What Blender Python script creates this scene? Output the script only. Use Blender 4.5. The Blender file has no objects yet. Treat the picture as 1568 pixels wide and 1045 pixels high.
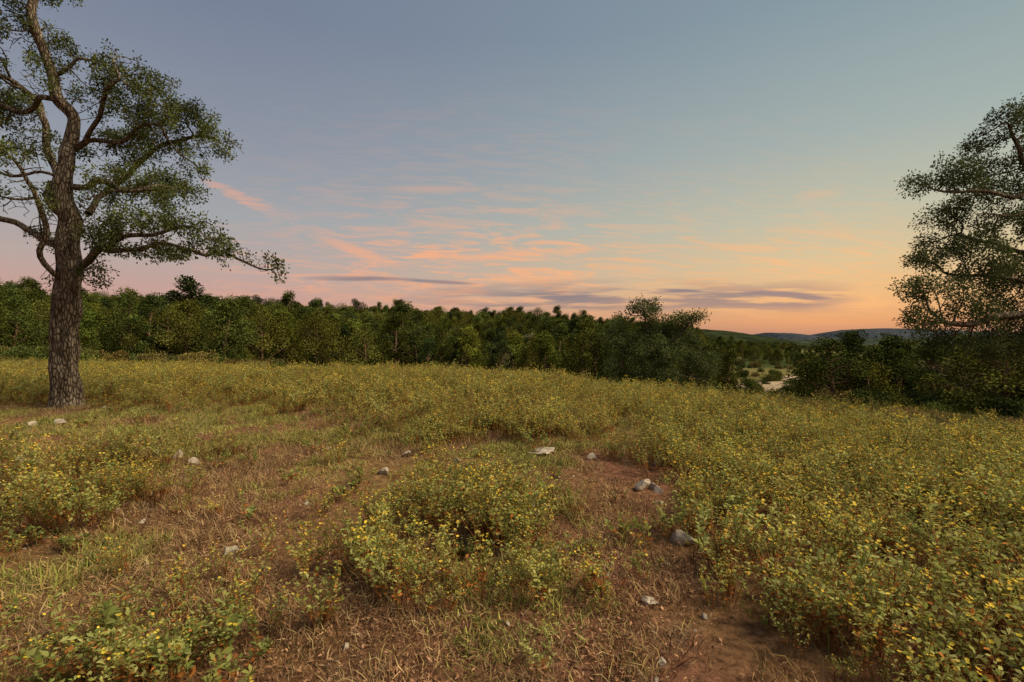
import bpy, math, numpy as np
rng=np.random.default_rng(11)
sc=bpy.context.scene
sc.view_settings.view_transform='Standard'
try: sc.view_settings.look='None'
except Exception: pass
sc.view_settings.exposure=0; sc.view_settings.gamma=1
CH=1.6; F=784.0
def W(px,py,d): return np.array([(px-784)/F*d, d, CH-(py-517)/F*d])

# ---------------------------------------------------------------- noise
def _h(ix,iy,s):
    n=(ix.astype(np.int64)*374761393+iy.astype(np.int64)*668265263+s*974634777)&0x7fffffff
    n=((n^(n>>13))*1274126177)&0x7fffffff
    n=(n^(n>>16))
    return (n&0xffff)/65535.0
def vn(x,y,s=0):
    x=np.asarray(x,float);y=np.asarray(y,float)
    ix=np.floor(x);iy=np.floor(y);fx=x-ix;fy=y-iy
    fx=fx*fx*(3-2*fx);fy=fy*fy*(3-2*fy)
    a=_h(ix,iy,s);b=_h(ix+1,iy,s);c=_h(ix,iy+1,s);d=_h(ix+1,iy+1,s)
    return (a*(1-fx)+b*fx)*(1-fy)+(c*(1-fx)+d*fx)*fy
def fbm(x,y,s=0,o=4):
    t=0;a=.5;n=0
    for i in range(o):
        t=t+a*vn(x*2**i+i*17.3,y*2**i-i*9.1,s+i);n+=a;a*=.5
    return t/n
def ss(x,a,b):
    t=np.clip((x-a)/(b-a),0,1);return t*t*(3-2*t)

# ---------------------------------------------------------------- terrain
RR=np.array([0,6,11,16,20,30,45,60,100,160,250,500,1500,6000],float)
TH=np.array([-180,-90,-45,-30,-15,0,14,25,35,45,90,180],float)
HT=np.array([
[0,0,0,0,0,0,0,0,0,2,3,3,-5,-20],
[0,0,.1,.1,.1,.1,.2,1,4,7,8,6,-5,-20],
[0,0,.08,.05,0,0,0,.3,2.8,6.6,7.4,5,-5,-20],
[0,0,.05,.08,.0,-.3,-.8,-.5,1.9,6.0,7.0,5,-5,-20],
[0,0,.08,.16,.12,-1,-2.5,-2.5,1.0,4.9,6.4,3,-5,-20],
[0,0,.05,.08,-.1,-1.8,-3,-3.5,-.3,3.8,5.0,1,-6,-20],
[0,0,-.06,-.34,-.7,-2.2,-3.2,-3.8,-2,.8,2,-2,-8,-20],
[0,-.03,-.2,-.4,-.75,-2.4,-4,-4.2,-4,-3.8,-4.2,-6,-10,-20],
[0,-.05,-.25,-.5,-.7,-2.2,-3.3,-3.8,-4.3,-4.8,-6,-8,-12,-20],
[0,-.05,-.3,-.55,-.75,-2.0,-3,-3.5,-4,-4.5,-6,-8,-12,-20],
[0,-.05,-.3,-.6,-.9,-1.6,-2.5,-3,-4,-4.5,-5,-7,-10,-20],
[0,0,0,0,0,0,0,0,0,2,3,3,-5,-20]],float)
def Hh(X,Y):
    X=np.asarray(X,float);Y=np.asarray(Y,float)
    r=np.hypot(X,Y);th=np.degrees(np.arctan2(X,Y))
    cols=np.stack([np.interp(r,RR,HT[i]) for i in range(len(TH))],0)
    k=np.clip(np.searchsorted(TH,th)-1,0,len(TH)-2)
    f=(th-TH[k])/(TH[k+1]-TH[k]);f=f*f*(3-2*f)*.5+f*.5
    z0=np.take_along_axis(cols,k[None],0)[0];z1=np.take_along_axis(cols,(k+1)[None],0)[0]
    z=z0*(1-f)+z1*f
    z=z+(fbm(X*.35,Y*.35,5,3)-.5)*.2*ss(r,2,9)+(fbm(X*1.7,Y*1.7,9,3)-.5)*.07
    z=z+(fbm(X*.02,Y*.02,15,3)-.5)*3*ss(r,80,200)
    return z
def dens(X,Y):
    t=X/np.maximum(Y,.3)
    ys=np.interp(X,[-6,-3,-1,1.2,2],[11,10.0,8.0,6.8,6.4])
    yl=np.interp(t,[-.6,.2,.35,.5,.7,1,1.4],[30,24,19,14.5,11.2,9.2,7.5])
    n=(fbm(X*.9,Y*.9,31,3)-.5)
    n3=fbm(X*2.1,Y*2.1,37,3)
    rear=ss(Y+n*2.6,ys-1.2,ys+1.0)*(1-ss(Y+n*2,yl-.8,yl+.8))
    right=ss(X+n*1.5,1.1,1.75)*(1-ss(Y+n*2,yl-.8,yl+.8))*ss(Y,1.0,1.6)
    cen=1.0*(1-ss(((X+.42)/1.2)**2+((Y-3.75)/1.45)**2+n*2.0,.5,1.25))
    lf=.8*(1-ss(((X+4.9)/1.5)**2+((Y-5.0)/1.3)**2+n*2.5,.3,1.5))
    bl=.4*(1-ss(((X+1.75)/.8)**2+((Y-2.3)/.55)**2+n,.5,1.3))
    low=.10*ss(fbm(X*.5+2,Y*.5,83,3),.5,.62)
    d=np.maximum.reduce([rear,right,cen,lf,bl,low])
    px_=np.interp(Y,[1.5,2.6,5.6,7.2],[1.05,.95,.72,.3]);path=(1-ss(np.abs(X-px_+n*.4),.22,.48))*(1-ss(Y,6.3,7.4))
    hole=ss(fbm(X*.55+9,Y*.55,77,3),.60,.68)*ss(Y,3.5,6)*(1-.7*ss(Y,9,11))
    return np.clip(d*(1-.75*hole)*(1-.9*path)*(.6+.4*ss(n3,.34,.5)),0,1)

def new_mat(name):
    m=bpy.data.materials.new(name);m.use_nodes=True
    nt=m.node_tree;nt.nodes.clear();return m,nt
def N(nt,t,**k):
    n=nt.nodes.new(t)
    for a,b in k.items(): setattr(n,a,b)
    return n
def mixc(nt,fac,a,b,mode='MIX'):
    n=N(nt,'ShaderNodeMix',data_type='RGBA',blend_type=mode)
    for s,v in ((n.inputs[0],fac),(n.inputs[6],a),(n.inputs[7],b)):
        if hasattr(v,'links') or isinstance(v,bpy.types.NodeSocket): nt.links.new(v,s)
        else: s.default_value=v if not isinstance(v,tuple) else (*v,1)[:4]
    return n.outputs[2]

def foliage_mat(name,trans=.3,var=.35,hue=(1.25,1.0,.6)):
    m,nt=new_mat(name)
    at=N(nt,'ShaderNodeAttribute',attribute_name='Col')
    oi=N(nt,'ShaderNodeObjectInfo')
    mr=N(nt,'ShaderNodeMapRange');nt.links.new(oi.outputs['Random'],mr.inputs[0])
    mr.inputs[3].default_value=1-var;mr.inputs[4].default_value=1+var
    c=N(nt,'ShaderNodeVectorMath',operation='SCALE');nt.links.new(at.outputs['Color'],c.inputs[0]);nt.links.new(mr.outputs[0],c.inputs['Scale'])
    mu=N(nt,'ShaderNodeMath',operation='MULTIPLY');nt.links.new(oi.outputs['Random'],mu.inputs[0]);mu.inputs[1].default_value=7.31
    fr=N(nt,'ShaderNodeMath',operation='FRACT');nt.links.new(mu.outputs[0],fr.inputs[0])
    tint=mixc(nt,fr.outputs[0],(1,1,1),hue)
    col=mixc(nt,1.0,c.outputs[0],tint,'MULTIPLY')
    d=N(nt,'ShaderNodeBsdfDiffuse')
    nt.links.new(col,d.inputs[0])
    o=N(nt,'ShaderNodeOutputMaterial')
    if trans>0:
        tr=N(nt,'ShaderNodeBsdfTranslucent');nt.links.new(col,tr.inputs[0])
        mx=N(nt,'ShaderNodeMixShader');mx.inputs[0].default_value=trans
        nt.links.new(d.outputs[0],mx.inputs[1]);nt.links.new(tr.outputs[0],mx.inputs[2])
        nt.links.new(mx.outputs[0],o.inputs[0])
    else: nt.links.new(d.outputs[0],o.inputs[0])
    return m
def bark_mat(name,c1,c2,sc_=9):
    m,nt=new_mat(name)
    tc=N(nt,'ShaderNodeTexCoord');mp=N(nt,'ShaderNodeMapping');mp.inputs['Scale'].default_value=(1,1,.28)
    nt.links.new(tc.outputs['Object'],mp.inputs[0])
    nz=N(nt,'ShaderNodeTexNoise');nz.inputs['Scale'].default_value=sc_;nz.inputs['Detail'].default_value=6;nz.inputs['Distortion'].default_value=.6
    vo=N(nt,'ShaderNodeTexVoronoi',feature='DISTANCE_TO_EDGE');vo.inputs['Scale'].default_value=sc_*2.2
    nt.links.new(mp.outputs[0],nz.inputs[0]);nt.links.new(mp.outputs[0],vo.inputs[0])
    r=N(nt,'ShaderNodeValToRGB');r.color_ramp.elements[0].position=.35;r.color_ramp.elements[1].position=.68
    r.color_ramp.elements[0].color=(*c1,1);r.color_ramp.elements[1].color=(*c2,1)
    nt.links.new(nz.outputs[0],r.inputs[0])
    vr=N(nt,'ShaderNodeMapRange');vr.inputs[2].default_value=.2;nt.links.new(vo.outputs[0],vr.inputs[0])
    vr.inputs[3].default_value=.35;vr.inputs[4].default_value=1.0
    col=mixc(nt,1.0,r.outputs[0],vr.outputs[0],'MULTIPLY')
    b=N(nt,'ShaderNodeBump');b.inputs['Strength'].default_value=1.0;b.inputs['Distance'].default_value=.05
    ad=N(nt,'ShaderNodeMath',operation='ADD');nt.links.new(nz.outputs[0],ad.inputs[0]);nt.links.new(vr.outputs[0],ad.inputs[1])
    nt.links.new(ad.outputs[0],b.inputs['Height'])
    p=N(nt,'ShaderNodeBsdfDiffuse')
    nt.links.new(col,p.inputs[0]);nt.links.new(b.outputs[0],p.inputs['Normal'])
    o=N(nt,'ShaderNodeOutputMaterial');nt.links.new(p.outputs[0],o.inputs[0]);return m

class Geo:
    def __init__(s): s.V=[];s.F=[];s.C=[];s.M=[];s.n=0
    def add(s,V,Fc,C,m=0):
        V=np.asarray(V,float).reshape(-1,3);Fc=np.asarray(Fc,int).reshape(-1,4)
        C=np.asarray(C,float)
        if C.ndim==1: C=np.tile(C,(len(V),1))
        s.V.append(V);s.F.append(Fc+s.n);s.C.append(C);s.M.append(np.full(len(Fc),m));s.n+=len(V)
    def obj(s,name,mats,link=True,smooth=False):
        V=np.concatenate(s.V);Fc=np.concatenate(s.F);C=np.concatenate(s.C);M=np.concatenate(s.M)
        me=bpy.data.meshes.new(name);me.vertices.add(len(V));me.vertices.foreach_set('co',V.astype(np.float32).ravel())
        me.loops.add(len(Fc)*4);me.loops.foreach_set('vertex_index',Fc.astype(np.int32).ravel())
        me.polygons.add(len(Fc));me.polygons.foreach_set('loop_start',np.arange(0,len(Fc)*4,4,dtype=np.int32))
        me.polygons.foreach_set('loop_total',np.full(len(Fc),4,np.int32))
        me.polygons.foreach_set('material_index',M.astype(np.int32))
        if smooth: me.polygons.foreach_set('use_smooth',(M==1) if smooth=='bark' else np.ones(len(Fc),bool))
        a=me.color_attributes.new('Col','FLOAT_COLOR','POINT')
        a.data.foreach_set('color',np.hstack([C,np.ones((len(C),1))]).astype(np.float32).ravel())
        me.update(calc_edges=True);me.validate()
        for m in mats: me.materials.append(m)
        ob=bpy.data.objects.new(name,me)
        if link: sc.collection.objects.link(ob)
        return ob
def unit(v): return v/np.maximum(np.linalg.norm(v,axis=-1,keepdims=True),1e-9)
def rv(n): return unit(rng.normal(size=(n,3)))
def leaves(P,D,L,Wd,fold=.15,Nn=None):
    n=len(P);D=unit(D)
    if Nn is None: Nn=rv(n)
    S=unit(np.cross(D,Nn));U=np.cross(S,D)
    L=np.broadcast_to(L,(n,))[:,None];Wd=np.broadcast_to(Wd,(n,))[:,None]
    mid=P+D*L*.55+U*Wd*fold
    V=np.stack([P,mid+S*Wd*.5,P+D*L,mid-S*Wd*.5],1).reshape(-1,3)
    return V,np.arange(4*n).reshape(n,4)
def tube(P,R,k=6,wob=0):
    P=np.asarray(P,float);R=np.asarray(R,float);n=len(P)
    T=np.gradient(P,axis=0);T=unit(T)
    u=np.cross(T[0],[0.3,1,.1]);
    if np.linalg.norm(u)<.1:u=np.cross(T[0],[1,0,0])
    u=u/np.linalg.norm(u);a=np.arange(k)/k*2*np.pi;V=[]
    for i in range(n):
        u=u-T[i]*np.dot(u,T[i]);u/=max(np.linalg.norm(u),1e-9);v=np.cross(T[i],u)
        rr=R[i]*np.ones(k)
        if wob: rr=rr*(1+wob*(vn(a*1.1+3,np.full(k,P[i][2]*2.2),3)+vn(np.cos(a)*3+7,P[i][2]*.9+np.sin(a)*3,8)-1))
        V.append(P[i]+np.outer(np.cos(a)*rr,u)+np.outer(np.sin(a)*rr,v))
    V=np.concatenate(V);i=np.arange(n-1)[:,None]*k;j=np.arange(k)[None];j2=(j+1)%k
    Fc=np.stack([i+j,i+j2,i+k+j2,i+k+j],-1).reshape(-1,4)
    return V,Fc
def rep4(C): return np.repeat(C,4,axis=0)

M_leaf=foliage_mat('oak_leaf_mat',.2,.0,(1,1,1))
M_forest=foliage_mat('forest_leaf_mat',.0,.38,(1.4,1.06,.8))
M_plant=foliage_mat('wildflower_mat',.3,.22,(1.15,1.0,.9))
M_grass=foliage_mat('dry_grass_mat',.0,.3,(1.05,.97,.85))
M_bark=bark_mat('oak_bark_mat',(.11,.078,.055),(.33,.255,.185))
M_bark2=bark_mat('cedar_bark_mat',(.18,.10,.055),(.40,.26,.16),5)

# ---------------------------------------------------------------- terrain mesh
def axis(n,k,mx):
    u=np.linspace(-1,1,n);a=np.arcsinh(mx/k);return np.sinh(u*a)*k
ax=axis(560,2.2,6000);ay=axis(560,2.2,6000)+3.0
GX,GY=np.meshgrid(ax,ay);GX=GX.ravel();GY=GY.ravel();GZ=Hh(GX,GY)
nx=560
i=np.arange(nx-1)[:,None]*nx;j=np.arange(nx-1)[None]
Fc=np.stack([i+j,i+j+1,i+nx+j+1,i+nx+j],-1).reshape(-1,4)
r=np.hypot(GX,GY);th=np.degrees(np.arctan2(GX,GY))
soil=np.array([.25,.125,.08]);straw=np.array([.28,.16,.085]);green=np.array([.20,.19,.045]);dark=np.array([.04,.04,.018]);val=np.array([.19,.165,.07]);farc=np.array([.055,.07,.05])
n1=fbm(GX*.6,GY*.6,2,4)[:,None];n2=fbm(GX*.3+5,GY*.3,3,4)[:,None]
C=soil*(1-ss(n1,.45,.62))+straw*ss(n1,.45,.62)
gm=ss(n2,.48,.65)*.2;gm=np.maximum(gm,ss(GY,9,14)[:,None]*.7);C=C*(1-gm)+green*gm
far=ss(r,26,36)[:,None]
vm=((th>22)&(th<32))[:,None]*1.0
fl=dark*(1-vm)+val*vm
n4=fbm(GX*.035,GY*.035,23,4)[:,None]
fl=np.where((r>95)[:,None]&(th>22)[:,None],np.array([.17,.16,.065])*(1-ss(n4,.42,.56))+np.array([.055,.07,.028])*ss(n4,.42,.56),fl)
C=C*(1-far)+fl*far
ff=ss(r,250,800)[:,None];C=C*(1-ff)+farc*ff  # far ground: dark tree cover, with bluish haze mixed into the colour
G=Geo();G.add(np.stack([GX,GY,GZ],1),Fc,C)
def ground_mat(name):
    m,nt=new_mat(name)
    at=N(nt,'ShaderNodeAttribute',attribute_name='Col');tc=N(nt,'ShaderNodeTexCoord')
    nz=N(nt,'ShaderNodeTexNoise');nz.inputs['Scale'].default_value=14;nz.inputs['Detail'].default_value=8;nz.inputs['Roughness'].default_value=.72
    nt.links.new(tc.outputs['Object'],nz.inputs[0])
    rp=N(nt,'ShaderNodeValToRGB');rp.color_ramp.elements[0].position=.32;rp.color_ramp.elements[0].color=(.3,.28,.26,1);rp.color_ramp.elements[1].position=.7;rp.color_ramp.elements[1].color=(1.6,1.5,1.35,1)
    nt.links.new(nz.outputs[0],rp.inputs[0])
    col=mixc(nt,1.0,at.outputs['Color'],rp.outputs[0],'MULTIPLY')
    b=N(nt,'ShaderNodeBump');b.inputs['Strength'].default_value=1.0;b.inputs['Distance'].default_value=.06;nt.links.new(nz.outputs[0],b.inputs['Height'])
    p=N(nt,'ShaderNodeBsdfDiffuse')
    nt.links.new(col,p.inputs[0]);nt.links.new(b.outputs[0],p.inputs['Normal'])
    o=N(nt,'ShaderNodeOutputMaterial');nt.links.new(p.outputs[0],o.inputs[0]);return m
M_ground=ground_mat('ground_mat')
G.obj('ground',[M_ground],smooth=True)

# ---------------------------------------------------------------- scatter
def scatter(name,protos,P,R,S,I):
    col=bpy.data.collections.new(name+'_parts')
    for q in protos: col.objects.link(q)
    n=len(P);me=bpy.data.meshes.new(name);me.vertices.add(n);me.vertices.foreach_set('co',P.astype(np.float32).ravel())
    a=me.attributes.new('rot','FLOAT_VECTOR','POINT');a.data.foreach_set('vector',R.astype(np.float32).ravel())
    a=me.attributes.new('scl','FLOAT_VECTOR','POINT');a.data.foreach_set('vector',S.astype(np.float32).ravel())
    a=me.attributes.new('idx','INT','POINT');a.data.foreach_set('value',I.astype(np.int32))
    ob=bpy.data.objects.new(name,me);sc.collection.objects.link(ob)
    ng=bpy.data.node_groups.new(name+'_scatter','GeometryNodeTree')
    ng.interface.new_socket('Geometry',in_out='INPUT',socket_type='NodeSocketGeometry')
    ng.interface.new_socket('Geometry',in_out='OUTPUT',socket_type='NodeSocketGeometry')
    gi=ng.nodes.new('NodeGroupInput');go=ng.nodes.new('NodeGroupOutput')
    ci=ng.nodes.new('GeometryNodeCollectionInfo');ci.inputs['Collection'].default_value=col
    ci.inputs['Separate Children'].default_value=True;ci.inputs['Reset Children'].default_value=True
    ip=ng.nodes.new('GeometryNodeInstanceOnPoints');ip.inputs['Pick Instance'].default_value=True
    L=ng.links.new
    L(gi.outputs[0],ip.inputs['Points']);L(ci.outputs[0],ip.inputs['Instance'])
    for nm,dt,sk in (('rot','FLOAT_VECTOR','Rotation'),('scl','FLOAT_VECTOR','Scale'),('idx','INT','Instance Index')):
        na=ng.nodes.new('GeometryNodeInputNamedAttribute');na.data_type=dt;na.inputs['Name'].default_value=nm
        L(na.outputs['Attribute'],ip.inputs[sk])
    L(ip.outputs[0],go.inputs[0])
    md=ob.modifiers.new('scatter','NODES');md.node_group=ng
    return ob

# ---------------------------------------------------------------- wildflower plants
def plant(name,h,nst,flower=1.0,dry=.3,big=1.0,gA=(.225,.265,.055),gB=(.42,.42,.16),spread_=(.1,.55),br_n=(1,4)):
    G=Geo();LP=[];LD=[];LC=[];LL=[]
    gA=np.array(gA);gB=np.array(gB);rust=np.array([.42,.17,.05]);yel=np.array([.80,.63,.09])
    FP=[];
    for s in range(nst):
        a=rng.uniform(0,2*np.pi);lean=rng.uniform(*spread_);hh=h*rng.uniform(.6,1.08)
        t=np.linspace(0,1,6);r0=rng.uniform(0,.07)
        out=r0+lean*hh*(t**1.3)
        P=np.stack([np.cos(a)*out,np.sin(a)*out,hh*t*(1-.12*lean)],1)+rng.normal(0,.006,(6,3))*t[:,None]
        V,Fc=tube(P,np.linspace(.0035,.0015,6),3)
        c=np.array([.30,.15,.06]) if rng.random()<.6 else np.array([.2,.21,.06])
        G.add(V,Fc,c)
        paths=[(P,.28)]
        for b in range(rng.integers(*br_n)):
            k=rng.uniform(.4,.85);p0=np.array([np.interp(k,t,P[:,q]) for q in range(3)])
            a2=rng.uniform(0,2*np.pi);l2=hh*rng.uniform(.18,.34)
            d=unit(np.array([np.cos(a2)*.6,np.sin(a2)*.6,.9]))
            Q=p0+np.outer(np.linspace(0,1,3),d)*l2+np.array([[0,0,0],[0,0,.01],[0,0,.035]])
            V,Fc=tube(Q,[.002,.0016,.001],3);G.add(V,Fc,c);paths.append((Q,.1))
        for Q,lo in paths:
            m=int(rng.integers(10,16)*(1.2 if lo>.2 else .65))
            k=rng.uniform(lo,1,m);tt=np.linspace(0,1,len(Q))
            pp=np.stack([np.interp(k,tt,Q[:,q]) for q in range(3)],1)
            d=rv(m);d[:,2]=np.abs(d[:,2])*.5+.1
            LP.append(pp);LD.append(d);LL.append(rng.uniform(.018,.036,m)*big)
            f=rng.random(m)[:,None];cc=gA*(1-f)+gB*f
            low=(pp[:,2]/h<.42)&(rng.random(m)<dry*2);cc[low]=rust*rng.uniform(.5,1.1,(low.sum(),1))
            odd=rng.random(m)<dry*.12;cc[odd]=rust*1.1
            LC.append(cc)
            if rng.random()<flower: FP.append(Q[-1])
    P=np.concatenate(LP);D=np.concatenate(LD);Cc=np.concatenate(LC);L_=np.concatenate(LL)
    Nn=unit(rv(len(P))*.6+np.array([0,0,1]))
    V,Fc=leaves(P,D,L_,L_*.5,.2,Nn);G.add(V,Fc,rep4(Cc))
    for q in FP:
        for c in range(rng.integers(1,4)):
            ce=q+rng.normal(0,.012,3)+[0,0,.008];up=unit(rv(1)[0]*.6+np.array([0,0,1]))
            aa=np.arange(5)/5*2*np.pi+rng.uniform(0,6);e1=unit(np.cross(up,[1,.2,0]));e2=np.cross(up,e1)
            d=np.outer(np.cos(aa),e1)+np.outer(np.sin(aa),e2)+up*.35
            V,Fc=leaves(np.tile(ce,(5,1)),d,rng.uniform(.008,.013),.008,.1,np.tile(up,(5,1)))
            G.add(V,Fc,yel*rng.uniform(.65,1.05)*np.array([1,rng.uniform(.85,1.08),1]))
    return G.obj(name,[M_plant],link=False)
protos=[plant('wildflower_%d'%k,rng.uniform(.34,.52),rng.integers(7,11),[.6,.4,.7,.3,.5,.1,.6,.35,.5,.2][k],[.4,.8,.3,.5,.25,.4,.6,.25,1.,.4][k],[1,1,.9,1.1,1,1.3,.9,1.1,1,1.2][k]) for k in range(10)]
def cand(n,y0,y1,tx=1.25,pad=1.5):
    u=rng.random(n);Y=np.sqrt(y0**2+u*(y1**2-y0**2));X=rng.uniform(-1,1,n)*(Y*tx+pad);return X,Y
X,Y=cand(27000,1.7,30)
d=dens(X,Y)
k=rng.random(len(X))<d*.9
k|=(rng.random(len(X))<.015)&(Y<12)
X,Y=X[k],Y[k]
xs,ys=cand(3900,1.7,8.5);k=rng.random(len(xs))<dens(xs,ys)*.8;X=np.r_[X,xs[k]];Y=np.r_[Y,ys[k]]
k=np.hypot(X+9.5,Y-11)>.7;X,Y=X[k],Y[k]
n=len(X);S=rng.uniform(.5,1.15,n)*(.75+.4*fbm(X*.8,Y*.8,41,2))*(.7+.35*dens(X,Y))*(1+.15*ss(Y,9,13));S=np.stack([S*1.15,S*1.15,S],1)
R=np.stack([rng.normal(0,.12,n),rng.normal(0,.12,n),rng.uniform(0,6.28,n)],1)
scatter('wildflower_meadow',protos,np.stack([X,Y,Hh(X,Y)-.01],1),R,S,rng.integers(0,10,n))
wp=[plant('weed_%d'%k,[.26,.34,.16,.22][k],[4,5,6,3][k],[.15,.3,0,.1][k],.35,1.65,(.16,.205,.05),(.30,.33,.11),(.3,1.1)) for k in range(4)]
X,Y=cand(1500,1.6,10);k=rng.random(len(X))<.03+.3*(fbm(X*1.1,Y*1.1,111,3)>.56);X,Y=X[k],Y[k]
xb=rng.normal(-1.9,.55,34);yb=rng.normal(2.35,.3,34);X=np.r_[X,xb];Y=np.r_[Y,np.maximum(yb,1.8)];n=len(X)
s=rng.uniform(.35,1.05,n)
scatter('leafy_weeds',wp,np.stack([X,Y,Hh(X,Y)-.01],1),np.stack([rng.normal(0,.15,n),rng.normal(0,.15,n),rng.uniform(0,6.3,n)],1),np.stack([s,s,s],1),rng.integers(0,4,n))

ROCKS=[(1045,828,34),(982,752,26),(1004,750,22),(817,786,22),(813,768,16),(352,848,22),(90,661,16),(270,705,16),(298,712,14),(585,730,16),(622,704,14),(996,922,18),(905,708,14),(1005,712,14),(36,715,16),(142,716,16),(50,664,12),(836,700,32,.15),(820,704,24,.15),(238,702,12),(555,662,10),(160,638,11),(800,676,11),(870,790,10),(700,712,10),(1010,770,10),(930,880,9),(470,770,9),(215,800,10),(640,900,9),(1080,940,10)]
def rpos(px,py): Yd=CH*F/(py-517);return (px-784)/F*Yd,Yd
RP=np.array([rpos(q[0],q[1]) for q in ROCKS])
# ---------------------------------------------------------------- grass tufts
def tuft(name,nb,h,rad,cols,wd=.004,flat=.5,litter=20):
    G=Geo();a=rng.uniform(0,6.28,nb);rr=rad*np.sqrt(rng.random(nb))
    P=np.stack([np.cos(a)*rr,np.sin(a)*rr,np.zeros(nb)],1)
    d=rv(nb)*flat;d[:,2]=np.abs(d[:,2])+.4;d=unit(d);L=h*rng.uniform(.4,1.1,nb)
    S=unit(np.cross(d,rv(nb)));w=wd*rng.uniform(.6,1.2,nb)[:,None]
    mid=P+d*L[:,None]*.55;b2=rv(nb)*.5;b2[:,2]-=.25;tip=mid+unit(d+b2)*L[:,None]*.45
    V=np.stack([P-S*w*.5,P+S*w*.5,mid+S*w*.4,mid-S*w*.4,tip+S*w*.08,tip-S*w*.08],1).reshape(-1,3)
    i=np.arange(nb)[:,None]*6;Fc=np.concatenate([i+np.array([0,1,2,3]),i+np.array([3,2,4,5])])
    cc=np.array(cols)[rng.integers(0,len(cols),nb)]*rng.uniform(.6,1.25,(nb,1))
    G.add(V,Fc,np.repeat(cc,6,axis=0))
    if litter:
        a=rng.uniform(0,6.28,litter);rr=rad*1.3*np.sqrt(rng.random(litter))
        P=np.stack([np.cos(a)*rr,np.sin(a)*rr,rng.uniform(.004,.02,litter)],1)
        d=rv(litter);d[:,2]*=.3;L=rng.uniform(.012,.035,litter)
        V,Fc=leaves(P,d,L,L*.35,.1,unit(rv(litter)*.4+[0,0,1]))
        G.add(V,Fc,rep4(np.array([[.30,.17,.10]])*rng.uniform(.4,1.6,(litter,1))))
    return G.obj(name,[M_grass],link=False)
br=[(.30,.16,.09),(.23,.115,.065),(.44,.30,.17),(.15,.08,.05)]
st=[(.44,.33,.16),(.36,.26,.12),(.28,.21,.08)]
gr=[(.27,.28,.07),(.22,.24,.06),(.40,.37,.12)]
gp=[tuft('grass_0',60,.07,.17,br),tuft('grass_1',50,.05,.19,br+st[:1],litter=50),tuft('grass_2',60,.11,.14,br+st),
    tuft('grass_3',60,.09,.13,st+br[:1]),tuft('grass_4',60,.08,.15,st+gr[2:]),tuft('grass_5',50,.15,.12,st+br[:2]),
    tuft('grass_6',55,.09,.14,gr,.006),tuft('grass_7',60,.08,.16,gr+st,.006),tuft('grass_8',45,.13,.09,gr+st,.006)]
X,Y=cand(17500,1.5,11,1.2,1.2);x2,y2=cand(15000,10,34,1.2,1)
X=np.r_[X,x2];Y=np.r_[Y,y2];n=len(X)
g=fbm(X*.9,Y*.9,51,4)+rng.normal(0,.05,n)+.13*ss(Y,8,13)+.045*ss(-X/np.maximum(Y,1),.1,.6)*ss(Y,2.6,4.5)-.06*(Y<3.0)
kind=np.where(g<.55,0,np.where(g<.605,1,2));I=kind*3+rng.integers(0,3,n)
bare=(fbm(X*.7+3,Y*.7,61,3)>.525)&(rng.random(n)<.86)&(Y<12)
rk=np.min(np.hypot(X[:,None]-RP[None,:,0],Y[:,None]-RP[None,:,1]-(-.08)),axis=1)<.15
k=~bare&~rk;X,Y,I=X[k],Y[k],I[k];n=len(X)
s=rng.uniform(.6,1.35,n)*(1+.8*ss(Y,10,20));S=np.stack([s*1.1,s*1.1,s*rng.uniform(.6,1.2,n)],1)
R=np.stack([rng.normal(0,.06,n),rng.normal(0,.06,n),rng.uniform(0,6.28,n)],1)
scatter('dry_grass',gp,np.stack([X,Y,Hh(X,Y)-.006],1),R,S,I)

# ---------------------------------------------------------------- forest trees
def ftree(name,h,cr,shape,leafcol,nb=26,per=230,low=.12,sparse=1.0,ls=(.10,.18)):
    G=Geo();lean=rng.normal(0,.22,2);leafcol=np.array(leafcol)*.86
    t=np.linspace(0,1,6);TP=np.stack([lean[0]*t*1.5,lean[1]*t*1.5,h*.8*t],1)+rng.normal(0,.06,(6,3))*t[:,None]
    V,Fc=tube(TP,np.interp(t,[0,1],[.15,.04]),6);G.add(V,Fc,(1,1,1),1)
    for b in range(nb):
        z=rng.uniform(low,1)
        prof=(np.sin(np.pi*min(1,(z*.85+.15)))**.6 if shape=='round' else (1.05-z)**.6)
        a=rng.uniform(0,6.28);rr=cr*prof*np.sqrt(rng.uniform(.15,1))*(1+.25*math.sin(a*2+nb))
        c=np.array([np.cos(a)*rr+lean[0]*z*1.5,np.sin(a)*rr+lean[1]*z*1.5,h*(.06+.86*z)])
        br_=cr*rng.uniform(.2,.42)*(1 if shape=='round' else .85)
        k=max(0,c[2]-rr*.7)/ (h*.8);k=min(k,1);p0=np.array([np.interp(k,t,TP[:,q]) for q in range(3)])
        mid=(p0+c)/2+rng.normal(0,.12,3);V,Fc=tube(np.array([p0,mid,c]),[.05,.035,.015],4);G.add(V,Fc,(1,1,1),1)
        m=int(per*sparse*rng.uniform(.7,1.2))
        q=rv(m);rad=rng.random(m)**.35;P=c+q*rad[:,None]*br_*(1+.4*(rng.random(m)-.3))[:,None]
        cc=leafcol*rng.uniform(.55,1.45)*rng.uniform(.75,1.25,(m,1))
        L=rng.uniform(ls[0],ls[1],m)
        V,Fc=leaves(P,unit(q+rv(m)*.9+[0,0,.3]),L,L*.6,.1,unit(q+rv(m)*.7));G.add(V,Fc,rep4(cc),0)
    return G.obj(name,[M_forest,M_bark2],link=False)
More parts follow.
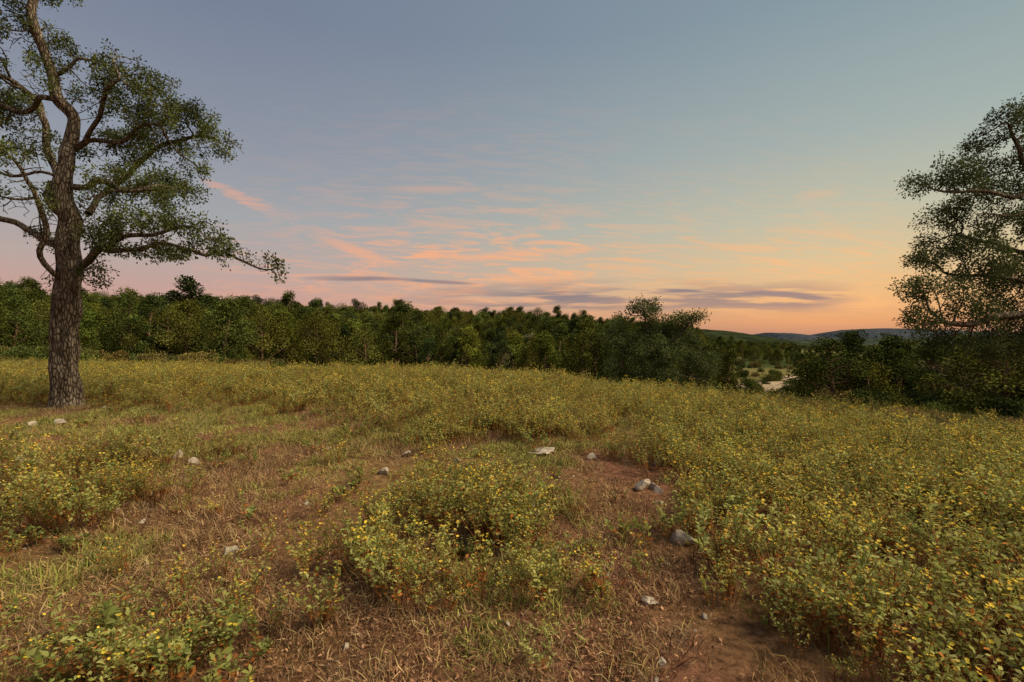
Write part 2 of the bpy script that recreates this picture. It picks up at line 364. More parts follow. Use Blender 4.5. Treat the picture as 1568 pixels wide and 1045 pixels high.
fp=[ftree('oak_0',6,1.8,'round',(.085,.108,.026)),ftree('oak_1',5.5,2.0,'round',(.11,.128,.03),28),
    ftree('oak_2',6.4,1.6,'round',(.05,.07,.024),low=.15),ftree('cedar_3',6.4,1.5,'cone',(.055,.08,.025),36,200,.0),
    ftree('cedar_4',5.8,1.6,'cone',(.105,.14,.028),36,200,.0),ftree('cedar_5',6.6,1.4,'cone',(.075,.10,.028),36,200,.05),
    ftree('oak_6',5.4,1.7,'round',(.20,.18,.125),24,130,.1,.6)]
sp=2.9;gx,gy=np.meshgrid(np.arange(-280,300,sp),np.arange(5,560,sp));X=gx.ravel()+rng.uniform(-1.4,1.4,gx.size);Y=gy.ravel()+rng.uniform(-1.4,1.4,gx.size)
r=np.hypot(X,Y);th=np.degrees(np.arctan2(X,Y));nn=fbm(X*.03,Y*.03,71,3);w=(fbm(X*.09,Y*.09,72,2)-.5)*10
edge=np.interp(th,[-130,-45,-30,-15,0,10,20,24],[38,40,43,49,49,43,38,42])
left=(th<23.0+w*.2)&(th>-66)&(r>edge+w*1.2)&(r<230)&((r<85)|(rng.random(len(X))<.65))
right=(th>30.5+w*.3)&(th<66)&(r>30+w*.5)&(r<66)
fard=(th>=18)&(th<60)&(r>105)&(r<560)&(nn>.44)&(rng.random(len(X))<.36)
k=left|right|fard
X,Y,r,th=X[k],Y[k],r[k],th[k];n=len(X)
s=rng.uniform(.66,1.08,n)*(.86+.28*fbm(X*.1,Y*.1,79,2))*(1+.25*(rng.random(n)<.08))
s*=np.where(th>29,np.interp(th,[30,34,40],[.62,.72,.78]),1)*np.where((th>17)&(th<=29)&(r<100),.76,1)*np.interp(th,[-50,-35,-20],[.88,.92,1])
s*=np.where((th>20)&(r>105),.62,1)
I=rng.integers(0,6,n);I[rng.random(n)<.05]=6
g=fbm(X*.12,Y*.12,88,2);I=np.where((g>.6)&(rng.random(n)<.7),4,I);I=np.where((g<.4)&(rng.random(n)<.6),rng.integers(2,4,n),I)
I=np.where((th>29)&(r<100)&(rng.random(n)<.6),rng.integers(2,4,n),I)
wd=np.where(th>29,1.35,1.0)
S=np.stack([s*rng.uniform(.9,1.3,n)*wd,s*rng.uniform(.9,1.3,n)*wd,s],1)
R=np.stack([0*X,0*X,rng.uniform(0,6.28,n)],1)
scatter('forest',fp,np.stack([X,Y,Hh(X,Y)-.15],1),R,S,I)
def bush(name,col,h=1.6):
    G=Geo()
    for b in range(16):
        a=rng.uniform(0,6.28);rr=.9*np.sqrt(rng.random());c=np.array([np.cos(a)*rr,np.sin(a)*rr,h*rng.uniform(.15,.75)*(1.1-rr*.4)])
        V,Fc=tube(np.array([[0,0,0],c*.5,c]),[.03,.02,.01],3);G.add(V,Fc,(1,1,1),1)
        m=200;q=rv(m);P=c+q*(rng.random(m)**.4)[:,None]*.42;L=rng.uniform(.07,.15,m)
        V,Fc=leaves(P,unit(q+rv(m)),L,L*.6,.1);G.add(V,Fc,rep4(np.array(col)*rng.uniform(.7,1.3)*rng.uniform(.75,1.25,(m,1))))
    return G.obj(name,[M_forest,M_bark2],link=False)
bp=[bush('bush_0',(.07,.095,.028)),bush('bush_1',(.085,.105,.03)),bush('bush_2',(.13,.12,.048))]
tt=np.radians(rng.uniform(-60,24,330));e=np.interp(np.degrees(tt),[-130,-45,-30,-15,0,10,20,24],[38,40,43,49,49,43,38,42]);rr=e+rng.uniform(-4,3,330)
t2=np.radians(rng.uniform(31,60,110));r2=rng.uniform(28,36,110)
t3=np.radians(rng.uniform(22,34,70));r3=rng.uniform(44,120,70)
tt=np.r_[tt,t2,t3];rr=np.r_[rr,r2,r3];X=np.sin(tt)*rr;Y=np.cos(tt)*rr;n=len(X);s=rng.uniform(.35,1.05,n)
X=np.r_[X,W(1225,595,50)[0],W(1330,600,44)[0]];Y=np.r_[Y,50,44];s=np.r_[s,1.3,.9];n+=2
scatter('undergrowth',bp,np.stack([X,Y,Hh(X,Y)-.1],1),np.stack([0*X,0*X,rng.uniform(0,6,n)],1),np.stack([s,s,s],1),np.r_[rng.integers(0,3,n-2),0,0])

# ---------------------------------------------------------------- hero oaks by space colonisation
def resample(P,D):
    P=np.asarray(P,float);L=np.r_[0,np.cumsum(np.linalg.norm(np.diff(P,axis=0),axis=1))]
    n=max(2,int(L[-1]/D)+1);t=np.linspace(0,L[-1],n)
    return np.stack([np.interp(t,L,P[:,q]) for q in range(3)],1)
def oak(name,limbs,ells,bare,natt,rbase,D=.14,nleaf=40000,ll=(.035,.065),cols=((.075,.1,.022),(.12,.135,.03)),rtip=.006,flare=True,jit=.5,spread=.13,infl=1.6,vox=.3,vkeep=.6,smooth_n=2,wobl=.035):
    pos=[];par=[]
    for li,lb in enumerate(limbs):
        Q=resample(lb,D)
        if li>0:
            w_=np.cumsum(rng.normal(0,wobl,Q.shape),axis=0);w_-=np.linspace(0,1,len(Q))[:,None]*w_[-1];Q=Q+w_*np.minimum(np.arange(len(Q))/4,1)[:,None]
        if li==0: pos.append(Q[0]);par.append(-1);prev=0
        else:
            A=np.array(pos);prev=int(np.argmin(np.linalg.norm(A-Q[0],axis=1)))
        for q in Q[1:]:
            pos.append(q);par.append(prev);prev=len(pos)-1
    vol=np.array([e[3]*e[4]*e[5]*(e[6] if len(e)>6 else 1) for e in ells])**.72;vol/=vol.sum()
    A=[]
    for e,v in zip(ells,vol):
        m=int(natt*v)+3;q=rv(m)*(rng.random(m)**.42)[:,None];A.append(np.array(e[:3])+q*np.array(e[3:6]))
    A=np.concatenate(A)
    P=np.array(pos)
    nd=np.full(len(A),1e9);ni=np.zeros(len(A),int)
    zmin=min(e[2]-e[5] for e in ells)-.3
    for s0 in range(0,len(P)):
        if P[s0][2]<zmin: continue
        d=np.linalg.norm(A-P[s0],axis=1);k=d<nd;nd[k]=d[k];ni[k]=s0
    alive=np.ones(len(A),bool);kill=D*1.25;alive&=nd>kill
    for it in range(150):
        act=alive&(nd<infl)
        if not act.any():
            if alive.any() and it<110: infl*=1.5;continue
            break
        ids=ni[act];dv=unit(A[act]-np.array(pos)[ids]);u,inv=np.unique(ids,return_inverse=True)
        sm=np.zeros((len(u),3));np.add.at(sm,inv,dv);sm=unit(unit(sm)+rng.normal(0,jit,(len(u),3)));
        new=np.array(pos)[u]+sm*D
        b=len(pos)
        for q,pu in zip(new,u): pos.append(q);par.append(int(pu))
        AA=np.where(alive)[0];dd=np.linalg.norm(A[AA][:,None]-new[None],axis=2);mi=dd.argmin(1);md=dd[np.arange(len(AA)),mi]
        k=md<nd[AA]-1e-4;nd[AA[k]]=md[k];ni[AA[k]]=b+mi[k]
        alive&=nd>kill
        if len(pos)>18000: break
    P=np.array(pos);par=np.array(par);n=len(P)
    cnt=np.zeros(n);ch=[[] for _ in range(n)]
    for i in range(1,n): ch[par[i]].append(i)
    for i in np.arange(n)[::-1]:
        if not ch[i]: cnt[i]+=1
        if par[i]>=0: cnt[par[i]]+=cnt[i]
    e=math.log(cnt[0])/math.log(rbase/rtip)
    Rd=rtip*np.maximum(cnt,1)**(1/e)
    G=Geo();chains=[]
    heads=[(0,None)]
    while heads:
        h,pp=heads.pop();c=[] if pp is None else [pp];c2=h
        while True:
            c.append(c2)
            if not ch[c2]: break
            kids=sorted(ch[c2],key=lambda q:-cnt[q])
            for q in kids[1:]: heads.append((q,c2))
            c2=kids[0]
        chains.append((c,pp is not None))
    for c,side in chains:
        c=np.array(c);pts=P[c].copy();rr=Rd[c].copy()
        if side and len(c)>1: rr[0]=min(rr[0],rr[1]*1.25)
        if len(pts)>4:
            for _ in range(smooth_n): pts[1:-1]=pts[1:-1]*.5+(pts[:-2]+pts[2:])*.25; rr[1:-1]=rr[1:-1]*.5+(rr[:-2]+rr[2:])*.25
        if c[0]==0 and flare:
            hgt=pts[:,2]-pts[0,2];rr=rr*(1+.45*np.exp(-hgt/.2))
        mx=rr.max();k=18 if mx>.15 else (9 if mx>.04 else 4)
        if len(pts)<2: continue
        V,Fc=tube(pts,rr,k,.46 if mx>.15 else 0);G.add(V,Fc,(1,1,1),1)
    tip=np.where((Rd<rtip*3.0))[0];tip=tip[P[tip][:,2]>zmin]
    keep=np.ones(len(tip),bool)
    for be in bare:
        ins=(((P[tip]-np.array(be[:3]))/np.array(be[3:6]))**2).sum(1)<1;keep&=~(ins&(_h(np.floor(P[tip][:,0]*2.5).astype(np.int64),np.floor(P[tip][:,2]*2.5).astype(np.int64),3)<be[6]))
    tip=tip[keep]
    TP=P[tip];jt=TP+rng.normal(0,vox*.10,TP.shape)
    key=np.floor(jt/vox).astype(np.int64);hk=_h(key[:,0]*131+key[:,2]*17,key[:,1]*57+key[:,2]*7,5)
    big=np.floor(jt/(vox*3.1)).astype(np.int64);hb=_h(big[:,0]*31+big[:,2]*71,big[:,1]*91+3,9)
    kp=hk<vkeep*(.55+.9*hb);tip=tip[kp];hk=hk[kp];hb=hb[kp]
    leafn=max(4,int(nleaf/len(tip)))
    m=len(tip)*leafn;cen=np.repeat(P[tip],leafn,axis=0);cb=np.repeat((.7+.6*hb)*(.7+.7*_h((hk*9999).astype(np.int64),(hb*777).astype(np.int64),2)),leafn)
    Q=cen+rng.normal(0,spread*.5,(m,3));dr=unit(Q-cen+rv(m)*.04);L=rng.uniform(ll[0],ll[1],m)
    f=rng.random(m)[:,None];cc=(np.array(cols[0])*(1-f)+np.array(cols[1])*f)*cb[:,None]
    V,Fc=leaves(Q,dr,L,L*.6,.15,unit(rv(m)+[0,0,.6]));G.add(V,Fc,rep4(cc),0)
    return G.obj(name,[M_leaf,M_bark],smooth='bark')

d0=11.0
def E(px,py,rx,ry,dz=0,rz=None,w=1,d=d0):
    p=W(px,py,d+dz);sc2=(d+dz)/F;return (p[0],p[1],p[2],rx*sc2,(rz if rz else max(rx,ry)*sc2*.7),ry*sc2,w)
def LB(pts,d=d0): return [W(a,b,d+c) for a,b,c in pts]
zb=float(Hh(np.array([-9.53]),np.array([11.0]))[0])
base=W(103,625,d0);base[2]=zb-.08
limbs=[[base]+LB([(104,600,0),(98,560,.02),(97,520,0),(102,480,.03),(104,450,0),(113,418,0)]),
 LB([(113,418,0),(122,385,.1),(133,350,.1),(128,310,.1),(114,270,.1),(127,225,.2),(124,190,.25),(106,155,.2),(104,115,.1),(80,70,0),(66,20,0),(50,-60,.1)]),
 LB([(112,415,0),(136,402,-.2),(160,386,-.35),(190,392,-.5),(225,384,-.8),(262,398,-.95),(300,402,-1.0),(335,392,-1.1),(375,402,-1.2),(425,416,-1.3)]),
 LB([(113,420,0),(92,405,.1),(70,372,.3),(40,358,.5),(8,350,.7),(-50,320,1.0),(-90,290,1.2)]),
 LB([(131,335,.1),(152,305,.5),(190,290,.9),(225,262,1.2),(270,240,1.4),(310,215,1.5),(340,216,1.5)]),
 LB([(106,440,0),(84,395,-.3),(74,345,-.5),(58,300,-.7),(35,270,-.9),(15,240,-1.2),(-40,200,-1.4)]),
 LB([(122,235,.2),(148,200,-.1),(160,165,-.3),(188,118,-.5)]),
 LB([(130,345,.1),(98,310,.4),(85,265,.8),(60,230,1.0),(45,175,1.2),(18,120,1.3)]),
 LB([(165,388,-.4),(190,362,-.8),(235,352,-1.1),(270,338,-1.3),(305,350,-1.5)]),
 LB([(126,215,.2),(165,222,0),(205,196,-.3),(260,180,-.5)]),
 LB([(120,290,.1),(145,268,-.4),(190,290,-.8),(230,288,-.9),(265,300,-1)]),
 LB([(70,372,.3),(54,335,.2),(34,312,.1),(5,290,0)]),
 LB([(58,300,-.7),(30,310,-.8),(0,300,-1.0)]),LB([(85,265,.8),(50,262,.7),(15,275,.6)]),
 LB([(106,155,.2),(70,150,.3),(35,165,.5),(0,160,.6)]),LB([(104,115,.1),(130,85,.2),(165,95,.1)])]
ells=[E(35,45,50,38),E(95,80,30,42,.2),E(180,102,50,24,-.3),E(245,128,28,14,-.2),E(150,150,40,35,.4),E(225,160,55,36,-.3),E(290,182,44,20,1.0),E(330,215,42,14,1.2),E(345,235,24,10,1.0),
 E(240,225,60,36,.8),E(165,225,35,35,.5),E(195,285,60,28,-.5),E(270,290,56,26,.2),E(310,270,24,16,.4),E(215,340,62,26,-1.0),E(290,345,50,24,-1.3),E(345,376,44,18,-1.3),E(400,400,40,14,-1.3),E(290,385,50,14,-1.1),
 E(50,220,40,35,.8,w=1.5),E(15,170,45,30,1.0,w=1.5),E(60,120,35,30,-.4),E(140,320,36,30,-.8),E(25,300,50,38,-.8,w=1.2),E(20,240,40,30,-1.2,w=1.2),
 E(-60,90,70,80,.5,w=.4),E(-80,230,70,70,.3,w=.4),E(-70,320,60,30,1.0,w=.5),E(40,-50,80,55,.2,w=.5),E(150,432,30,16,-.3,w=.7),E(75,428,22,14,.2,w=.5),E(170,360,45,22,-.6),E(215,385,70,12,-.6),E(95,355,45,30,.9),E(425,420,14,14,-1.3,w=1)]
bare=[(*E(25,150,62,45)[:3],1.0,3,.7,.8),(*E(35,300,80,70)[:3],1.15,3,1.1,.78)]
oak('oak_tree',limbs,ells,bare,6600,.24,nleaf=72000,spread=.11,ll=(.035,.07),cols=((.065,.085,.027),(.135,.145,.045)),vkeep=.47,vox=.24,wobl=.05)

d1=13.0
E1=lambda px,py,rx,ry,dz=0,w=1:E(px,py,rx,ry,dz,None,w,d1)
b1=W(1700,640,d1);b1[2]=float(Hh(np.array([b1[0]]),np.array([b1[1]]))[0])-.1
L1=lambda p:LB(p,d1)
limbs=[[b1]+L1([(1700,590,0),(1695,540,0),(1690,500,0)]),
 L1([(1690,500,0),(1670,430,0),(1640,350,0),(1600,280,0),(1560,220,0),(1535,175,0)]),
 L1([(1690,500,0),(1640,480,-.4),(1580,480,-.8),(1510,490,-1),(1440,490,-1.1)]),
 L1([(1660,420,0),(1600,385,.5),(1530,370,.8),(1460,360,1.0)]),
 L1([(1600,290,0),(1540,290,-.3),(1480,285,-.5),(1420,288,-.6)]),
 L1([(1690,500,0),(1740,420,0),(1790,330,.2),(1800,250,.3)]),
 L1([(1680,450,0),(1690,350,.5),(1680,250,.6),(1660,150,.5)]),
 L1([(1640,480,-.4),(1580,440,-.2),(1510,420,0),(1440,420,.2)]),
 L1([(1610,300,0),(1550,330,-.5),(1490,330,-.8)])]
ells=[E1(1548,190,38,36),E1(1500,225,30,22,.3),E1(1465,262,40,20,-.3),E1(1415,282,38,14,-.5),E1(1525,275,50,34,.5),E1(1560,330,50,40,0),E1(1470,322,46,22,.6),E1(1430,335,28,12,.8),
 E1(1445,375,44,24,.8),E1(1415,400,36,18,0),E1(1500,400,55,40,-.4),E1(1415,440,44,22,-.8),E1(1480,465,55,34,-1),E1(1422,490,44,22,-1),E1(1470,525,60,20,-.6),E1(1550,500,60,42,0),E1(1555,430,60,45,.8),
 E1(1620,210,60,60,.3,.6),E1(1640,330,70,70,.8,.5),E1(1650,470,70,50,-.8,.5),E1(1740,200,70,70,.5,.3),E1(1780,330,80,80,.2,.3),E1(1770,460,70,50,.5,.3),E1(1650,120,60,50,.5,.5),E1(1530,540,60,14,-.3)]
oak('live_oak_tree',limbs,ells,[],6600,.26,nleaf=105000,cols=((.05,.072,.028),(.115,.128,.045)),D=.15,ll=(.04,.075),spread=.14,vkeep=.56,vox=.27)

# mid-distance oak standing below the crest
d2=33.0;E2=lambda px,py,rx,ry,dz=0,w=1:E(px,py,rx,ry,dz,None,w,d2)
b2=W(1000,600,d2);b2[2]=float(Hh(np.array([b2[0]]),np.array([b2[1]]))[0])-.1
L2=lambda p:LB(p,d2)
limbs=[[b2]+L2([(1002,570,0),(998,545,0)]),L2([(998,545,0),(990,515,0),(985,485,0),(988,470,0)]),L2([(998,545,0),(1030,520,0),(1055,495,0)]),L2([(998,545,0),(970,525,0),(945,505,0)])]
ells=[E2(985,474,34,14),E2(950,488,18,9,.5),E2(1015,498,36,18,.5),E2(1060,486,24,10,-.3),E2(950,520,34,20),E2(1000,540,50,26,-.5),E2(1050,528,34,20,.3),E2(1065,570,36,24,-.3),E2(950,565,30,26,-.3),E2(1010,580,50,18,-.8),E2(1080,560,24,24,.5)]
oak('oak_tree',limbs,ells,[],1900,.2,D=.25,nleaf=30000,ll=(.08,.15),spread=.3,rtip=.012,cols=((.065,.09,.03),(.14,.155,.05)),flare=False,vox=.55,vkeep=.72)

# ---------------------------------------------------------------- limestone rocks
m,nt=new_mat('limestone_mat')
tc=N(nt,'ShaderNodeTexCoord');nz=N(nt,'ShaderNodeTexNoise');nz.inputs['Scale'].default_value=9;nz.inputs['Detail'].default_value=6;nt.links.new(tc.outputs['Object'],nz.inputs[0])
rp=N(nt,'ShaderNodeValToRGB');rp.color_ramp.elements[0].position=.3;rp.color_ramp.elements[0].color=(.24,.18,.13,1);rp.color_ramp.elements[1].position=.62;rp.color_ramp.elements[1].color=(.50,.42,.33,1)
nt.links.new(nz.outputs[0],rp.inputs[0]);b=N(nt,'ShaderNodeBump');b.inputs['Strength'].default_value=.9;b.inputs['Distance'].default_value=.03;nt.links.new(nz.outputs[0],b.inputs['Height'])
p=N(nt,'ShaderNodeBsdfDiffuse');nt.links.new(rp.outputs[0],p.inputs[0]);nt.links.new(b.outputs[0],p.inputs['Normal'])
o=N(nt,'ShaderNodeOutputMaterial');nt.links.new(p.outputs[0],o.inputs[0]);M_rock=m
import bmesh
def rock_mesh(w,asp,name='limestone_rock'):
    bm=bmesh.new();bmesh.ops.create_icosphere(bm,subdivisions=3,radius=.5)
    ofs=rng.uniform(0,50,3)
    cuts=[(unit(rng.normal(size=3)),rng.uniform(.16,.38)) for _ in range(10)]
    for v in bm.verts:
        c=np.array(v.co)
        for nn_,dd_ in cuts:
            t=c@nn_-dd_
            if t>0: c=c-nn_*t*.97
        c*=1+.3*(vn(np.array([c[0]*6+ofs[0]]),np.array([c[1]*6+c[2]*5+ofs[1]]))[0]-.5)
        v.co=(c[0]*w*1.35,c[1]*w*.95,c[2]*w*asp*1.3)
    me=bpy.data.meshes.new(name);bm.to_mesh(me);bm.free();me.materials.append(M_rock);return me
def rock(px,py,wpx,asp=.7):
    X0,Yd=rpos(px,py);w=wpx/F*Yd*1.15
    me=rock_mesh(w,asp)
    ob=bpy.data.objects.new('limestone_rock',me);sc.collection.objects.link(ob)
    ob.location=(X0,Yd,float(Hh(np.array([X0]),np.array([Yd]))[0])+w*.16);ob.rotation_euler=(rng.normal(0,.2),rng.normal(0,.2),rng.uniform(0,6))
for q in ROCKS: rock(*q)
st_=[bpy.data.objects.new('stone_%d'%k,rock_mesh(.045,.6,'stone')) for k in range(4)]
X,Y=cand(1100,2.2,14,1.1,.5);k=(fbm(X*.9,Y*.9,101,3)>.46);X,Y=X[k],Y[k];n=len(X)
s=np.clip(rng.lognormal(-.55,.45,n),.2,1.6)
scatter('limestone_pebbles',st_,np.stack([X,Y,Hh(X,Y)+.008*s],1),np.stack([rng.normal(0,.3,n),rng.normal(0,.3,n),rng.uniform(0,6,n)],1),np.stack([s,s,s],1),rng.integers(0,4,n))

# ---------------------------------------------------------------- creek bed & distant hills
def strip(name,pts,wd,mat,lift,col):
    P=resample(np.array([[a,b_,0] for a,b_ in pts]),1.2);T=unit(np.gradient(P,axis=0));S=np.stack([-T[:,1],T[:,0],0*T[:,0]],1)
    K=13;V=[];
    for a in np.linspace(-1,1,K):
        ww=wd*(1+.8*(fbm(P[:,0]*.5+a*3,P[:,1]*.5,91,3)-.5)*2)
        Q=P+S*a*ww[:,None]*.5;Q[:,2]=Hh(Q[:,0],Q[:,1])+lift*(1-abs(a)**4)-.02+.1*(fbm(Q[:,0]*1.5,Q[:,1]*1.5,93,2)-.5);V.append(Q)
    V=np.stack(V,1);n=len(P);i=np.arange(n-1)[:,None]*K;j=np.arange(K-1)[None]
    cc=np.array(col)*(.6+.8*fbm(V.reshape(-1,3)[:,0]*.7,V.reshape(-1,3)[:,1]*.7,97,3))[:,None]
    Fc=np.stack([i+j,i+j+1,i+K+j+1,i+K+j],-1).reshape(-1,4);G=Geo();G.add(V.reshape(-1,3),Fc,cc);return G.obj(name,[mat],smooth=True)
def pol(px,Yd): return ((px-784)/F*Yd,Yd)
strip('creek_bed',[pol(1120,62),pol(1165,55),pol(1182,64),pol(1240,74),pol(1290,80),pol(1380,90)],5.0,M_ground,.16,(.46,.36,.26))
m,nt=new_mat('hill_mat')
at=N(nt,'ShaderNodeAttribute',attribute_name='Col');tc=N(nt,'ShaderNodeTexCoord');nz=N(nt,'ShaderNodeTexNoise');nz.inputs['Scale'].default_value=.06;nz.inputs['Detail'].default_value=7;nt.links.new(tc.outputs['Object'],nz.inputs[0])
rp=N(nt,'ShaderNodeValToRGB');rp.color_ramp.elements[0].position=.38;rp.color_ramp.elements[0].color=(.6,.6,.6,1);rp.color_ramp.elements[1].position=.62;rp.color_ramp.elements[1].color=(1.3,1.3,1.2,1);nt.links.new(nz.outputs[0],rp.inputs[0])
col=mixc(nt,1.0,at.outputs['Color'],rp.outputs[0],'MULTIPLY')
p=N(nt,'ShaderNodeBsdfDiffuse');nt.links.new(col,p.inputs[0]);o=N(nt,'ShaderNodeOutputMaterial');nt.links.new(p.outputs[0],o.inputs[0])
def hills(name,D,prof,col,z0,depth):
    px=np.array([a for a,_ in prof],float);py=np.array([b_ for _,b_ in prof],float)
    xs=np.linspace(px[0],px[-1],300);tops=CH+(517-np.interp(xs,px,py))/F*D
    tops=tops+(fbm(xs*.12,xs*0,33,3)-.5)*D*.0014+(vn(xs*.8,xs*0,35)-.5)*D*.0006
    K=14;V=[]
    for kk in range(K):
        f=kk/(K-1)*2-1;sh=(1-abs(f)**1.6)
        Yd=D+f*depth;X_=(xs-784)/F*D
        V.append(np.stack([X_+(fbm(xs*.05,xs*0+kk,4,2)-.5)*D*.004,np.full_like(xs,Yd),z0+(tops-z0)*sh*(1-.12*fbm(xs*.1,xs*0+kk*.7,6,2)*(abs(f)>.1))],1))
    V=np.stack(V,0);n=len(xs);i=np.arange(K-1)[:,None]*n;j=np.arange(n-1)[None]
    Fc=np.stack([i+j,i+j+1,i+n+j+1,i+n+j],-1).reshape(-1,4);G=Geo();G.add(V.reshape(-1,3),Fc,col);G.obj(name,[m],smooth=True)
hills('distant_hill',2600,[(1130,526),(1158,518),(1174,510),(1206,510),(1224,517),(1258,518),(1272,511),(1296,505),(1350,503),(1400,504),(1470,507),(1560,510),(1800,520),(2000,524)],(.055,.062,.078),-16,500)  # aerial haze is put into the base colours of far hill and ridge
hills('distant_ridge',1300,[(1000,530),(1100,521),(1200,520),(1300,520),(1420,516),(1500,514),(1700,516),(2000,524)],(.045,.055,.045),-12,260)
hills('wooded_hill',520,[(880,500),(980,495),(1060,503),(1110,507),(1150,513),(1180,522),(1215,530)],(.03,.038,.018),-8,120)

# ---------------------------------------------------------------- sky
w=bpy.data.worlds.new('World');sc.world=w;w.use_nodes=True;nt=w.node_tree;nt.nodes.clear();Lk=nt.links.new
def lin(c): 
    c=np.array(c)/255.;return tuple(np.where(c<=.04045,c/12.92,((c+.055)/1.055)**2.4))
tc=N(nt,'ShaderNodeTexCoord');sx=N(nt,'ShaderNodeSeparateXYZ');Lk(tc.outputs['Generated'],sx.inputs[0])
def M(op,a,b=None,c=None,clamp=False):
    n=N(nt,'ShaderNodeMath',operation=op,use_clamp=clamp)
    for i_,v in enumerate((a,b,c)):
        if v is None: continue
        if isinstance(v,(int,float)): n.inputs[i_].default_value=v
        else: Lk(v,n.inputs[i_])
    return n.outputs[0]
x,y,z=sx.outputs
def ramp(src,stops,g=False):
    r=N(nt,'ShaderNodeValToRGB');cr=r.color_ramp
    while len(cr.elements)<len(stops): cr.elements.new(.5)
    for e_,(p_,c_) in zip(cr.elements,stops):
        e_.position=p_;e_.color=(c_,c_,c_,1) if g else (*lin(c_),1)
    Lk(src,r.inputs[0]);return r.outputs[0]
zc=M('MAXIMUM',z,0.0)
A=ramp(zc,[(0,(150,124,124)),(.03,(190,144,136)),(.07,(198,158,148)),(.12,(184,165,160)),(.2,(162,164,168)),(.32,(141,148,162)),(.5,(118,128,150)),(1,(104,115,142))])
B=ramp(zc,[(0,(156,128,116)),(.025,(204,152,112)),(.07,(224,180,128)),(.13,(212,192,150)),(.2,(190,190,166)),(.32,(162,176,172)),(.5,(136,156,164)),(1,(108,124,146))])
az=N(nt,'ShaderNodeMapRange',interpolation_type='SMOOTHSTEP');Lk(x,az.inputs[0]);az.inputs[1].default_value=-.55;az.inputs[2].default_value=.75
base_=mixc(nt,az.outputs[0],A,B)
ys_=M('MAXIMUM',y,.08);u=M('DIVIDE',x,ys_);v=M('DIVIDE',z,ys_)
cv=N(nt,'ShaderNodeCombineXYZ');Lk(M('MULTIPLY',u,6.0),cv.inputs[0]);Lk(M('MULTIPLY_ADD',v,48.0,M('MULTIPLY',u,2.5)),cv.inputs[1])
nz=N(nt,'ShaderNodeTexNoise');nz.inputs['Scale'].default_value=1.3;nz.inputs['Detail'].default_value=6;nz.inputs['Roughness'].default_value=.62;nz.inputs['Distortion'].default_value=1.2;Lk(cv.outputs[0],nz.inputs[0])
nzf=M('MULTIPLY_ADD',nz.outputs[0],6.0,-2.75,True)
cv2=N(nt,'ShaderNodeCombineXYZ');Lk(M('MULTIPLY',u,6.0),cv2.inputs[0]);Lk(M('MULTIPLY',v,75.0),cv2.inputs[1])
nz2=N(nt,'ShaderNodeTexNoise');nz2.inputs['Scale'].default_value=1.0;nz2.inputs['Detail'].default_value=4;Lk(cv2.outputs[0],nz2.inputs[0])
edge_=M('MULTIPLY_ADD',nz2.outputs[0],2.6,-1.3)
edge2=M('MULTIPLY_ADD',nz.outputs[0],7.0,-2.9)
front=M('GREATER_THAN',y,.08)
U=lambda px:((px-784)/F*.5+.5)
un=M('MULTIPLY_ADD',u,.5,.5,True)
VV=lambda py:(517-py)/F*1.6
vnn=M('MULTIPLY',v,1.6,None,True)
wu=ramp(un,[(U(250),0),(U(430),.55),(U(640),1),(U(860),1.1),(U(1000),.6),(U(1300),.75),(U(1460),0)],True)
wv=ramp(vnn,[(VV(500),0),(VV(470),.6),(VV(440),1),(VV(385),1),(VV(350),.45),(VV(270),.12),(VV(100),0)],True)
du_=ramp(un,[(U(560),0),(U(740),.6),(U(860),1),(U(980),.8),(U(1230),1),(U(1330),0)],True)
dv_=ramp(vnn,[(VV(482),0),(VV(468),.9),(VV(452),1),(VV(440),.5),(VV(425),0)],True)
def blob(px,py,a,b_,ang,amp,ed):
    u0=(px-784)/F;v0=(517-py)/F;a/=F;b_/=F;c=math.cos(math.radians(ang));s=math.sin(math.radians(ang))
    p1=M('MULTIPLY_ADD',u,c/a,M('MULTIPLY_ADD',v,s/a,-(u0*c+v0*s)/a));p2=M('MULTIPLY_ADD',v,c/b_,M('MULTIPLY_ADD',u,-s/b_,-(v0*c-u0*s)/b_))
    q=M('MULTIPLY_ADD',p1,p1,M('MULTIPLY_ADD',p2,p2,ed))
    f=M('MULTIPLY_ADD',q,-.5,.9,True);return M('MULTIPLY',f,amp)
def total(bl,ed):
    t=None
    for q in bl:
        k_=blob(*q,ed);t=k_ if t is None else M('ADD',t,k_)
    return t
warm=total([(375,305,66,9,-24,.9),(545,384,66,8,-20,.9),(660,290,75,6,0,.45),(1255,298,34,8,5,.4),(845,428,60,7,5,.9),(1320,467,90,7,3,.8),(770,392,90,7,4,.7)],edge2)
wlay=M('MULTIPLY',M('MULTIPLY',wu,wv),nzf)
wf=M('MULTIPLY',M('ADD',warm,wlay),front,clamp=True)
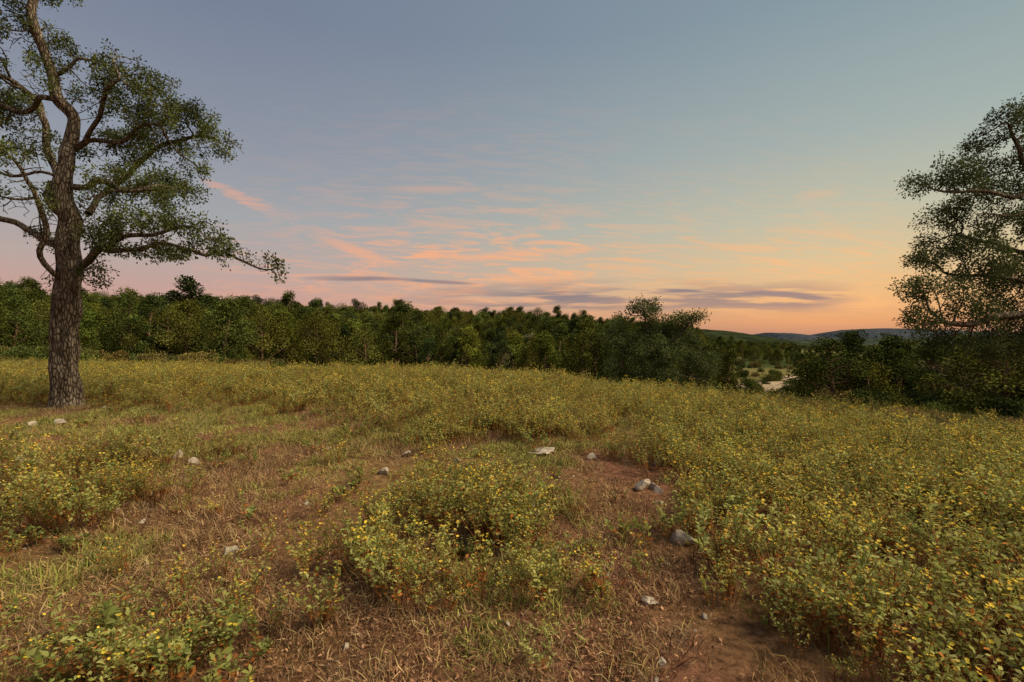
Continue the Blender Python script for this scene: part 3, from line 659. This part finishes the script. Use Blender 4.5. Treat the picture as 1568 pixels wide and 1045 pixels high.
wc=mixc(nt,az.outputs[0],lin((244,170,132)),lin((246,184,126)))
base_=mixc(nt,M('MULTIPLY',wf,.85),base_,wc)
dk=total([(553,427,78,3.6,-1,1.0),(672,432,48,2.6,-3,.9),(1180,449,42,2.8,0,.9),(1243,456,26,2.5,0,.9),(1040,445,30,2.4,-2,.8)],edge_)
dl=M('MULTIPLY',M('MULTIPLY',du_,dv_),M('MULTIPLY_ADD',nz2.outputs[0],7.5,-3.1,True))
df=M('MULTIPLY',M('ADD',dk,dl),front,clamp=True)
base_=mixc(nt,M('MULTIPLY',df,.9),base_,lin((122,118,130)))
bg=N(nt,'ShaderNodeBackground');Lk(base_,bg.inputs[0]);bg.inputs[1].default_value=1.0
sky=N(nt,'ShaderNodeTexSky',sky_type='NISHITA');sky.sun_disc=False;sky.sun_elevation=math.radians(1.0);sky.sun_rotation=math.radians(32)
bg2=N(nt,'ShaderNodeBackground');Lk(sky.outputs[0],bg2.inputs[0]);bg2.inputs[1].default_value=.008
ad=N(nt,'ShaderNodeAddShader');Lk(bg.outputs[0],ad.inputs[0]);Lk(bg2.outputs[0],ad.inputs[1])
o=N(nt,'ShaderNodeOutputWorld');Lk(ad.outputs[0],o.inputs[0])
try: w.cycles.sampling_method='NONE'
except Exception as e: print(e)

# ---------------------------------------------------------------- soft warm fill lamp, added to brighten the ground after sunset
sl=bpy.data.lights.new('fill_lamp','SUN');sl.energy=4.8;sl.angle=math.radians(35);sl.color=(1,.86,.60)
so=bpy.data.objects.new('fill_lamp',sl);sc.collection.objects.link(so)
from mathutils import Vector
azm=math.radians(100);el=math.radians(47)
dirv=Vector((math.sin(azm)*math.cos(el),math.cos(azm)*math.cos(el),math.sin(el)))
so.rotation_euler=dirv.to_track_quat('Z','Y').to_euler()

cam=bpy.data.cameras.new('camera');cam.lens=18;cam.sensor_width=36;cam.clip_start=.05;cam.clip_end=20000
co=bpy.data.objects.new('camera',cam);sc.collection.objects.link(co);co.location=(0,0,CH)
co.rotation_euler=(math.radians(90-.4),0,0);sc.camera=co
